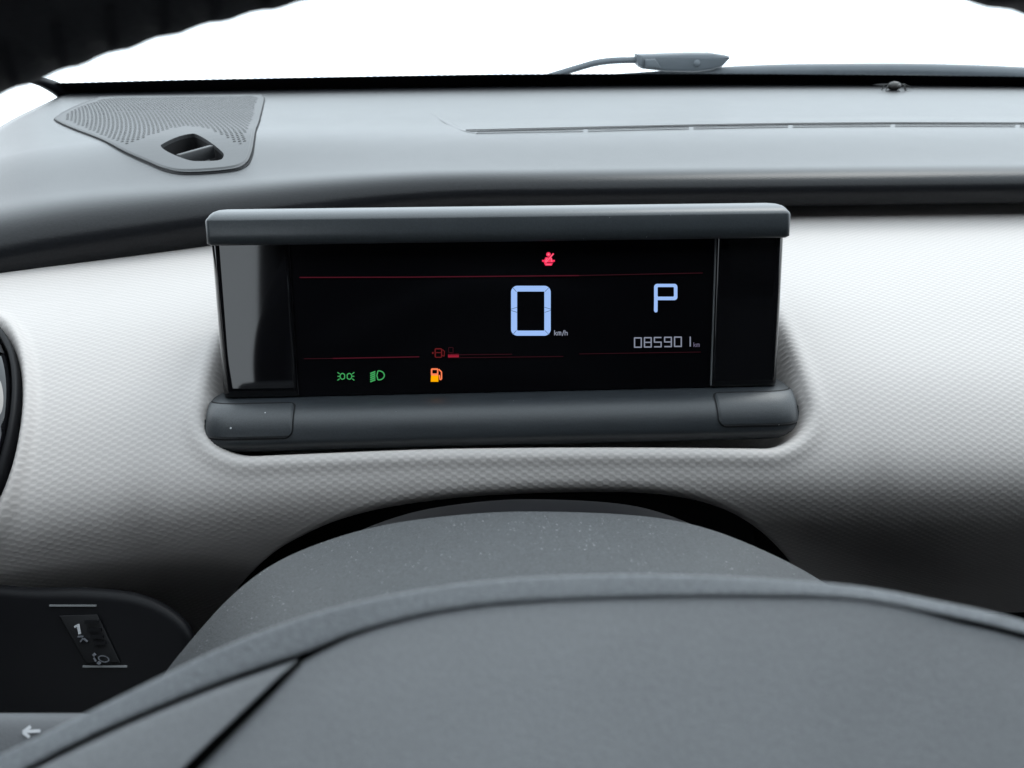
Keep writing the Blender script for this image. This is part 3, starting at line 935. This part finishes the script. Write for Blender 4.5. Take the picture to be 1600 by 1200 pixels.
# seat belt warning
i = Ink(); i.disc(857, 397.5, 3.6); i.poly([(852, 402), (862, 402), (865, 410), (849, 410)]); i.poly([(850, 411), (864, 411), (862, 415), (852, 415)])
i.stroke([(847, 407.5), (867, 407.5)], 3); i.stroke([(865, 396), (851, 412)], 2.6)
i.out("seat_belt_lamp", 'red', "red seat belt warning symbol")
i = Ink(); i.disc(857, 397.5, 1.6); i.stroke([(855, 403), (852, 409)], 1.2); i.stroke([(861, 403), (862, 409)], 1.2); i.stroke([(853, 413), (861, 413)], 1.0); i.stroke([(864.5, 396.8), (853, 410)], 1.0)
i.out("seat_belt_lamp_core", 'redglow', None, None, 0.0003)
# divider lines
def line(a, b, wd, mat):
    i = Ink(); i.stroke([a, b], wd); i.out("divider_line", mat)
line((468, 433.5), (640, 433), 1.7, 'redline'); line((640, 433), (905, 430.5), 1.7, 'redline'); line((905, 430.5), (1098, 426.5), 1.4, 'redline_dim')
line((475, 560.5), (520, 560), 1.2, 'redline_dim'); line((520, 560), (655, 557.5), 1.6, 'redline')
line((700, 554.5), (800, 553.5), 1.3, 'redline_dim'); line((700, 559), (880, 557), 1.2, 'redline_dim'); line((905, 553), (1095, 550), 1.0, 'redline_dim')
# fuel gauge, dim
i = Ink(); i.ring(rr_px(679, 691, 544, 559, 2.5, 4), rr_px(681, 689, 546, 557.5, 1, 4)); i.stroke([(681, 551), (689, 551)], 1.4); i.stroke([(691, 546), (694.5, 549), (694, 557), (691, 555)], 1.4); i.stroke([(675, 551.5), (677.5, 551.5)], 3)
i.out("fuel_gauge_symbol", 'redpump', "dim red fuel gauge symbol")
i = Ink(); i.poly([(700, 553.5), (717, 553.2), (717, 558.5), (700, 558.8)]); i.out("fuel_gauge_bar", 'redbar')
i = Ink(); i.stroke([(701, 543), (708, 543), (708, 551), (701, 551), (701, 543)], 1.2); i.out("fuel_gauge_letter", 'redline_dim')
# side lamp symbol
i = Ink()
i.arc(535.5, 588, 4.2, 4.6, 90, 270, 1.6); i.stroke([(535.5, 583.4), (538.5, 585), (538.5, 591), (535.5, 592.6)], 1.6)
i.arc(545.5, 588, 4.2, 4.6, -90, 90, 1.6); i.stroke([(545.5, 583.4), (542.5, 585), (542.5, 591), (545.5, 592.6)], 1.6)
for sg, cu in ((-1, 529.5), (1, 551.5)):
    for dv in (-5, 0, 5):
        i.stroke([(cu, 588 + dv * .7), (cu + sg * 1.0 - sg * 3.0, 588 + dv * .55)], 1.4) if False else i.stroke([(cu - sg * 1.2, 588 + dv * .75), (cu + sg * 2.2, 588 + dv * 1.25)], 1.5)
i.out("side_lamp_symbol", 'green', "green side lamp symbol")
# dipped beam symbol
i = Ink(); i.arc(592, 586.5, 8.5, 7.0, -100, 100, 1.8, 20); i.stroke([(590.5, 579.6), (588.8, 586.5), (590.5, 593.4)], 1.8)
for k in range(5):
    v0 = 580.5 + k * 3.2; i.stroke([(586.5, v0), (578.5, v0 + 3.2)], 2.3)
i.out("dipped_beam_symbol", 'green', "green dipped headlamp symbol")
# low fuel lamp
i = Ink(); i.poly([(673.5, 586), (685, 586), (685, 596.5), (673, 596.5)]); i.out("low_fuel_lamp", 'amber', "amber low fuel symbol")
i = Ink(); i.ring(rr_px(673.2, 685, 575.5, 587, 2, 4), rr_px(675.6, 682.8, 578, 583.5, .6, 4)); i.stroke([(685.5, 577), (689.8, 581), (690, 592), (687.6, 593.5), (686.4, 586)], 2.0); i.out("low_fuel_lamp_outline", 'orange')

# ================================================================== STEERING COLUMN COVER
col_c = at_depth(850, 1000, 0.24)
shr = thing("steering_column_cover", "dusty charcoal cover of the steering column behind the wheel hub", "column cover", col_c)
arc_px = [(120, 1300), (190, 1150), (245, 1060), (300, 990), (360, 925), (425, 876), (505, 841), (605, 814), (735, 798), (850, 794.5), (1000, 801), (1100, 819), (1200, 857), (1290, 905), (1400, 985), (1500, 1110), (1560, 1300)]
A = resample(catmull(arc_px, 6), 90)
D1 = 0.300
sec = [((u - 800) / FPX * D1, (v - 600) / FPX * D1) for u, v in A]
def col_row(d, dx, sc):
    out = []
    for a, b in sec:
        a2 = ((a - 0.012) * sc + 0.012) * min(1.0, (d / D1) ** 1.0); b2 = b + dx
        out.append(tuple(CF * d + CR * a2 - CU * b2))
    return out
rowsS = [col_row(0.120, -0.001, 1.0), col_row(0.16, -0.0008, 1.0), col_row(0.20, -0.0004, 1.0), col_row(0.24, -0.0001, 1.0), col_row(0.28, 0, 1.0), col_row(0.294, 0.0002, 1.0), col_row(0.299, 0.0012, 0.997), col_row(0.301, 0.0035, 0.99), col_row(0.301, 0.02, 0.95)]
grid_mesh("cover_shell", np.array(rowsS), M['shroud'], shr)
rowsS = [col_row(0.300, 0.0040, 0.90), col_row(0.333, 0.0016, 0.865), col_row(0.338, 0.0020, 0.86), col_row(0.341, 0.0035, 0.855), col_row(0.342, 0.03, 0.80)]
grid_mesh("cover_collar", np.array(rowsS), M['switch'], shr)

# ================================================================== INDICATOR STALK
st_c = at_depth(150, 1185, 0.205)
stalk = thing("indicator_stalk", "grey indicator stalk with a white arrow below the switch panel", "stalk", st_c)
rowsT = []
SPH = rad(42)
sn = -CF * math.cos(SPH) + CU * math.sin(SPH); stt = CF * math.sin(SPH) + CU * math.cos(SPH)
SV, SDp = 1206, 0.212
for u, k in ((-420, 0.70), (-400, 0.86), (-330, 0.95), (-100, 1.0), (120, 1.0), (250, 0.9), (420, 0.75)):
    c = at_depth(u, SV, SDp)
    row = []
    for a in np.linspace(0, 2 * math.pi, 40, endpoint=False):
        ca_, sa_ = math.cos(a), math.sin(a)
        e = 0.5
        px_ = math.copysign(abs(ca_) ** e, ca_) * 0.0120 * k; pz_ = math.copysign(abs(sa_) ** e, sa_) * 0.0125 * k
        row.append(tuple(c + sn * px_ + stt * pz_))
    rowsT.append(row)
sb = grid_mesh("stalk_body", np.array(rowsT), M['stalk'], stalk, closed_u=True, flip=True)
P = np.array(rowsT)
mesh("stalk_end", P[0], [tuple(range(40))], M['stalk'], stalk)
def stm(pts, wd, name):
    f, v = [], []
    for (u0, v0), (u1, v1) in zip(pts[:-1], pts[1:]):
        L = math.hypot(u1 - u0, v1 - v0); dx, dy = (u1 - u0) / L, (v1 - v0) / L
        nx, ny = -dy * wd / 2, dx * wd / 2
        b = len(v)
        for q in ((u0 + nx, v0 + ny), (u1 + nx, v1 + ny), (u1 - nx, v1 - ny), (u0 - nx, v0 - ny)):
            rq = ray(q[0], q[1]); v.append(tuple(rq * ((at_depth(q[0], SV, SDp) + sn * 0.0124).dot(sn) / rq.dot(sn))))
        f.append((b, b + 1, b + 2, b + 3))
    mesh(name, v, f, M['arrow'], sb, smooth=False)
stm([(38, 1143), (63, 1142)], 5, "printed_arrow"); stm([(48, 1135), (36, 1144), (46, 1152)], 5, "printed_arrow")

# ================================================================== STEERING WHEEL
WD = 0.100
hub_c = at_depth(960, 2300, WD)
wheel = thing("steering_wheel", "steering wheel with grey airbag pad and dark leather rim in front of the dashboard", "steering wheel", hub_c)
def wp(u, v, h=0.0):           # wheel plane faces the driver; h = height above it
    return at_depth(u, v, WD - h + (1300 - v) * 1.7e-5)
# rim
RX, RY, rt = 0.1965 + 0.0165, 0.1816 + 0.0165, 0.0165
rc = at_depth(1008, 2297, WD)
thr = np.linspace(0, 2 * math.pi, 900, endpoint=False)
rowsR = []
pitch_l = 2 * math.pi / 190
for t in thr:
    c = rc + CR * (RX * math.cos(t)) + CU * (RY * math.sin(t))
    rd = (CR * math.cos(t) + CU * math.sin(t)).normalized()
    row = []
    ph = (t / pitch_l) % 1.0
    lace = 0.0006 * ((0.5 - 0.5 * math.cos(2 * math.pi * ph ** 1.4)) - 0.5)
    for a in np.linspace(0, 2 * math.pi, 28, endpoint=False):
        inner = max(0.0, -math.cos(a)) ** 6
        r_ = rt + lace * inner
        row.append(tuple(c + rd * (math.cos(a) * r_) - CF * (math.sin(a) * r_)))
    rowsR.append(row)
rowsR.append(rowsR[0])
rim = grid_mesh("rim", np.array(rowsR), M['leather'], wheel, closed_u=True, label="dark leather rim with laced inner seam")
# lacing thread on the inner side of the rim
lv, lf = [], []
for k in range(190):
    t = (k + 0.5) * pitch_l
    def rp(tt, a, r_):
        c = rc + CR * (RX * math.cos(tt)) + CU * (RY * math.sin(tt)); rd = (CR * math.cos(tt) + CU * math.sin(tt)).normalized()
        return c + rd * (math.cos(a) * r_) - CF * (math.sin(a) * r_)
    for a0, a1, t0, t1 in ((math.pi - .28, math.pi + .28, t - pitch_l * .35, t + pitch_l * .35),):
        b = len(lv)
        for q in (0, 1, 2, 3, 4):
            f_ = q / 4
            a = a0 + (a1 - a0) * f_; tt = t0 + (t1 - t0) * f_
            for dtt in (-0.10, 0.10):
                lv.append(tuple(rp(tt + dtt * pitch_l, a, rt + 0.0001 + 0.0005 * math.sin(math.pi * f_))))
        for q in range(4): lf.append((b + 2 * q, b + 2 * q + 1, b + 2 * q + 3, b + 2 * q + 2))
mesh("lacing_thread", lv, lf, M['thread'], rim, kind="stuff")

def ribbon(name, A_, B_, prof_h, mat, parent, n=160, **kw):
    a = resample(catmull(A_, 8), n); b = resample(catmull(B_, 8), n)
    rows_ = []
    for t, h in prof_h:
        rows_.append([tuple(wp(a[k, 0] + (b[k, 0] - a[k, 0]) * t, a[k, 1] + (b[k, 1] - a[k, 1]) * t, h)) for k in range(n)])
    return grid_mesh(name, np.array(rows_), mat, parent, **kw)
# hub carrier: outer edge line (A) and seam line (B)
edgeA = [(-900, 1640), (-500, 1420), (-200, 1275), (0, 1180), (130, 1117), (245, 1060), (360, 1006), (480, 962), (600, 932), (760, 908), (950, 898), (1150, 902), (1330, 915), (1460, 938), (1600, 970), (1800, 1035), (2100, 1160), (2500, 1380)]
seamB = [(-900, 1800), (-500, 1540), (-200, 1340), (0, 1222), (140, 1150), (250, 1102), (350, 1062), (430, 1034), (485, 1016), (560, 986), (680, 956), (800, 941), (950, 934), (1150, 931), (1330, 935), (1470, 960), (1600, 990), (1800, 1052), (2100, 1185), (2500, 1430)]
ribbon("hub_carrier", edgeA, seamB, ((0.5, -0.022), (0.12, -0.014), (0.0, -0.0010), (0.05, -0.00088), (0.12, -0.00078), (0.30, -0.0006), (0.5, -0.00038), (0.75, -0.00015), (0.92, -0.00002), (0.97, -0.00006), (1.0, -0.0003), (1.02, -0.006)), M['carrier'], wheel, label="upper carrier of the hub and spokes")
# dark gap under the joints
bkp = resample(catmull(seamB, 6), 120)
mesh("joint_backing", [tuple(wp(u, v - 3, -0.0045)) for u, v in bkp] + [tuple(wp(2500, 3000, -0.006)), tuple(wp(-900, 3000, -0.006))], [tuple(range(122))], M['black'], wheel, smooth=False)

def dome(name, outline, centre, hc, mat, parent, soft=0.05, edge=0.0012, **kw):
    O = resample(np.array(list(outline) + [outline[0]]), 240)[:-1]
    c = np.array(centre)
    rows_ = []
    for k, h in ((1.0, -edge - .004), (1.0, -edge), (0.997, -edge * .55), (0.992, -edge * .25), (0.984, -edge * .06), (0.97, 0.0002), (0.93, 0.0010), (0.85, 0.0022), (0.7, 0.004), (0.5, 0.0058), (0.25, 0.0068), (0.02, 0.007)):
        rows_.append([tuple(wp(*(c + (p - c) * k), h * (hc if h > 0 else 1))) for p in O])
    return grid_mesh(name, np.array(rows_), mat, parent, closed_u=True, **kw)
# airbag pad: top seam just below the carrier, left seam running down to the lower left
pad_top = catmull([(500, 1019), (565, 988), (680, 956.8), (800, 940.6), (950, 932.8), (1150, 929.6), (1330, 933.5), (1420, 948), (1490, 970), (1600, 998), (1800, 1066)], 6)
pad_l = [tuple(p) for p in pad_top] + [(2000, 1500), (1900, 2200), (1500, 2900), (800, 3000), (200, 2800), (-150, 2300), (-100, 1800), (120, 1440), (296, 1215), (400, 1110), (480, 1028)]
dome("airbag_pad", pad_l, (930, 1850), 1.0, M['hub'], wheel, label="grey airbag pad filling the bottom of the view")
# left spoke insert between the two seams
ins = [tuple(p) for p in catmull([(470, 1027), (430, 1041), (350, 1069), (250, 1109), (140, 1158), (0, 1230), (-200, 1349), (-500, 1550)], 5)] + [(-560, 1700), (-300, 1790), (-108, 1770), (110, 1425), (284, 1205), (388, 1100), (460, 1034)]
dome("spoke_insert", ins, (40, 1430), 0.25, M['hub'], wheel, edge=0.0026, label="grey spoke insert left of the airbag pad")
# right spoke continues to the rim
rsp = [(1820, 1078), (2100, 1196), (2500, 1440), (2700, 1900), (2020, 1520)]
dome("spoke_insert", rsp, (2200, 1500), 0.3, M['hub'], wheel, edge=0.0026)

# ================================================================== WINDSCREEN
ws = thing("windscreen", "clear windscreen with black lower border behind the dashboard", "windscreen", (0.3, 1.3, -0.12))
wx = np.linspace(rx[0] - 0.012, 1.32, 420)
by = yrear(wx) + 0.004
bz = np.full_like(wx, -0.1235)
up_dir = np.array([-0.0, -0.883, 0.469])
def wsp(l, off=0.0):
    x = wx + (0.30 - wx) * 0.10 * l / 1.1
    curve = 0.0
    return np.stack([x, by + up_dir[1] * l - off * 0.469, bz + up_dir[2] * l - off * 0.883 * 1.0], -1)
grid_mesh("windscreen_pane", np.stack([wsp(l) for l in np.linspace(-0.02, 1.40, 24)]), M['glass'], ws)
frow0 = wsp(-0.02, 0.002)
fl = np.interp(wx, [rx[0] - .012, -0.4, 0.05, 0.5, 1.3], [0.040, 0.043, 0.046, 0.040, 0.036])
tooth = np.where(np.arange(len(wx)) % 2 == 0, 0.0015, 0.0)
frow1 = np.stack([wx, by + up_dir[1] * (fl + tooth) - .001, bz + up_dir[2] * (fl + tooth) - .0018], -1)
grid_mesh("windscreen_border", np.stack([frow0, frow1]), M['frit'], ws, label="black printed border along the foot of the windscreen")
# left side seal, rising towards the driver
sl = [(101, 146, 0.022), (88, 138, 0.016), (70, 130, 0.010), (52, 124, 0.007), (40, 119, 0.006), (20, 105, .006), (-20, 70, .006), (-120, -20, .006)]
d0 = at_z(100, 146, -0.122).y
sp_ = [at_y(u, v, d0 - 0.004 - 0.0012 * (100 - u)) for u, v, _ in sl]
tube("windscreen_seal", resample(catmull([tuple(p) for p in sp_], 6), 60), 0.006, M['frit'], ws, n=8, rfun=lambda t: 0.011 - 0.008 * min(1, t * 3.2))

# ================================================================== WIPER OUTSIDE
wpy = 1.50
wc = at_y(1060, 100, wpy)
wip = thing("windscreen_wiper", "grey wiper arm head with washer hose outside the windscreen", "wiper", wc)
def ext_px(name, pxs, y0, y1, mat, bev=0.003, par=wip):
    return bm_obj(name, prism_bm([at_y(u, v, y0) + Vector((0, y1 - y0, 0)) for u, v in pxs], [at_y(u, v, y0) for u, v in pxs], bev, 3), mat, par)
body = [(998, 90), (1003, 86.5), (1040, 85), (1080, 83.5), (1115, 83.5), (1140, 87.5), (1142, 91), (1130, 104), (1112, 110), (1085, 113), (1040, 112), (1004, 108), (999, 102)]
ext_px("wiper_head", body, wpy - 0.01, wpy + 0.03, M['wiper'], 0.005)
ext_px("hose_connector", [(995, 84.5), (1002, 86), (1004, 104), (997, 103)], wpy - 0.016, wpy + 0.01, M['wiper'], 0.002)
ext_px("head_clip", [(1008, 93), (1024, 92), (1034, 107), (1008, 105)], wpy - 0.0145, wpy, M['wiper'], 0.002)
bmn = bmesh.new(); bmesh.ops.create_uvsphere(bmn, u_segments=16, v_segments=8, radius=0.006)
pn = at_y(1089, 99, wpy - 0.011)
for v in bmn.verts: v.co = Vector((v.co.x, v.co.y * 0.5, v.co.z)) + pn
bm_obj("washer_jet", bmn, M['wiper'], wip)
tube("washer_hose", resample(catmull([tuple(at_y(u, v, wpy)) for u, v in ((850, 122), (880, 113), (905, 105.5), (930, 98.5), (955, 95), (980, 94), (999, 94))], 6), 40), 0.0055, M['wiper'], wip, n=12)
blp = resample(catmull([tuple(at_y(u, v, wpy + 0.02)) for u, v in ((900, 120), (1000, 116.5), (1080, 114.5), (1140, 112.5), (1250, 110.5), (1400, 109.5), (1520, 112), (1640, 117.5), (1800, 126), (2000, 140))], 6), 70)
tube("wiper_blade", blp, 0.007, M['wiper'], wip, n=12, rfun=lambda t: 0.002 + 0.0095 * float(sstep(0.0, 0.30, t)))

# ================================================================== DEAD FLY
fp = on_pad(1396, 141); 
fly = thing("dead_fly", "dead fly lying on the dashboard at the foot of the windscreen", "fly", fp)
def blob(name, c, rx_, ry_, rz_, mat):
    b = bmesh.new(); bmesh.ops.create_uvsphere(b, u_segments=14, v_segments=8, radius=1.0)
    for v in b.verts: v.co = Vector((v.co.x * rx_, v.co.y * ry_, v.co.z * rz_)) + c
    return bm_obj(name, b, mat, fly)
blob("body", fp + Vector((0, 0, .0055)), 0.0095, 0.0075, 0.0062, M['insect'])
blob("head", fp + Vector((.003, -.006, .0055)), 0.0035, 0.0035, 0.0032, M['insect'])
for sg, tip in ((-1, Vector((-.030, .004, .007))), (1, Vector((.028, -.002, .002)))):
    mesh("wing", [fp + Vector((sg * .004, 0, .009)), fp + Vector((sg * .016, .003, .0085)), fp + tip, fp + Vector((sg * .016, -.003, .0065))], [(0, 1, 2, 3)], M['wing'], fly, smooth=False)
for k, (dx, dy) in enumerate(((-.014, -.006), (-.016, .002), (.013, -.008), (.017, -.003))):
    tube("leg", [fp + Vector((dx * .3, dy * .3, .005)), fp + Vector((dx * .75, dy * .75, .008)), fp + Vector((dx, dy, 0.0))], 0.0007, M['insect'], fly, n=6)

# ================================================================== CABIN (unseen shell, added to shade the dashboard)
cab = thing("shade_cabin", None, None, (0.3, -0.5, -0.86), kind="structure")
def cbox(name, x0, x1, y0, y1, z0, z1, mat='shade_cabin', bev=0.01):
    return bm_obj(name, box_bm(x0, x1, y0, y1, z0, z1, bev, 2), M[mat], cab)
XLd, XRd = -0.66, 1.34
cbox("cabin_floor", XLd, XRd, -2.0, 1.5, -0.90, -0.86)
cbox("bulkhead", XLd, XRd, 1.42, 1.50, -0.86, -0.16)
cbox("door_panel", XLd - 0.06, XLd, -2.0, 1.15, -0.90, -0.19)
cbox("door_panel", XRd, XRd + 0.06, -2.0, 1.15, -0.90, -0.19)
cbox("rear_light_blocker", XLd, XRd, -2.06, -2.0, -0.90, 0.42)  # solid up to the roof, added to block light from behind
cbox("roof_header", XLd, XRd, -0.20, 0.02, 0.40, 0.44, 'headliner')
cbox("side_light_blocker", XLd - 0.06, XLd, -2.0, -1.75, -0.19, 0.44)  # added wall limiting the left window opening
cbox("door_panel", XLd - 0.06, XLd, -1.75, -0.45, -0.19, -0.10)
cbox("side_light_blocker", XRd, XRd + 0.06, -2.0, 0.25, -0.19, 0.44)  # added wall closing the right windows to cut side light
cbox("front_window_blocker", XLd - 0.06, XLd, -0.45, 0.45, -0.19, 0.44)  # added wall closing the driver's side window to cut side light
cbox("roof_side", XLd, XLd + 0.22, -2.0, -0.20, 0.40, 0.44, 'headliner')
cbox("roof_side", XRd - 0.22, XRd, -2.0, -0.20, 0.40, 0.44, 'headliner')
cbox("roof_rear", XLd + 0.22, XRd - 0.22, -2.0, -0.20, 0.40, 0.44, 'headliner')
for sx in (0.03, 0.68):
    bm_obj("seat_back", box_bm(sx - 0.25, sx + 0.25, -0.78, -0.62, -0.70, 0.02, 0.06, 4), M['shade_cabin'], cab)
    bm_obj("head_rest", box_bm(sx - 0.13, sx + 0.13, -0.80, -0.70, 0.06, 0.26, 0.04, 4), M['shade_cabin'], cab)
    bm_obj("seat_cushion", box_bm(sx - 0.25, sx + 0.25, -0.65, -0.10, -0.72, -0.56, 0.06, 4), M['shade_cabin'], cab)
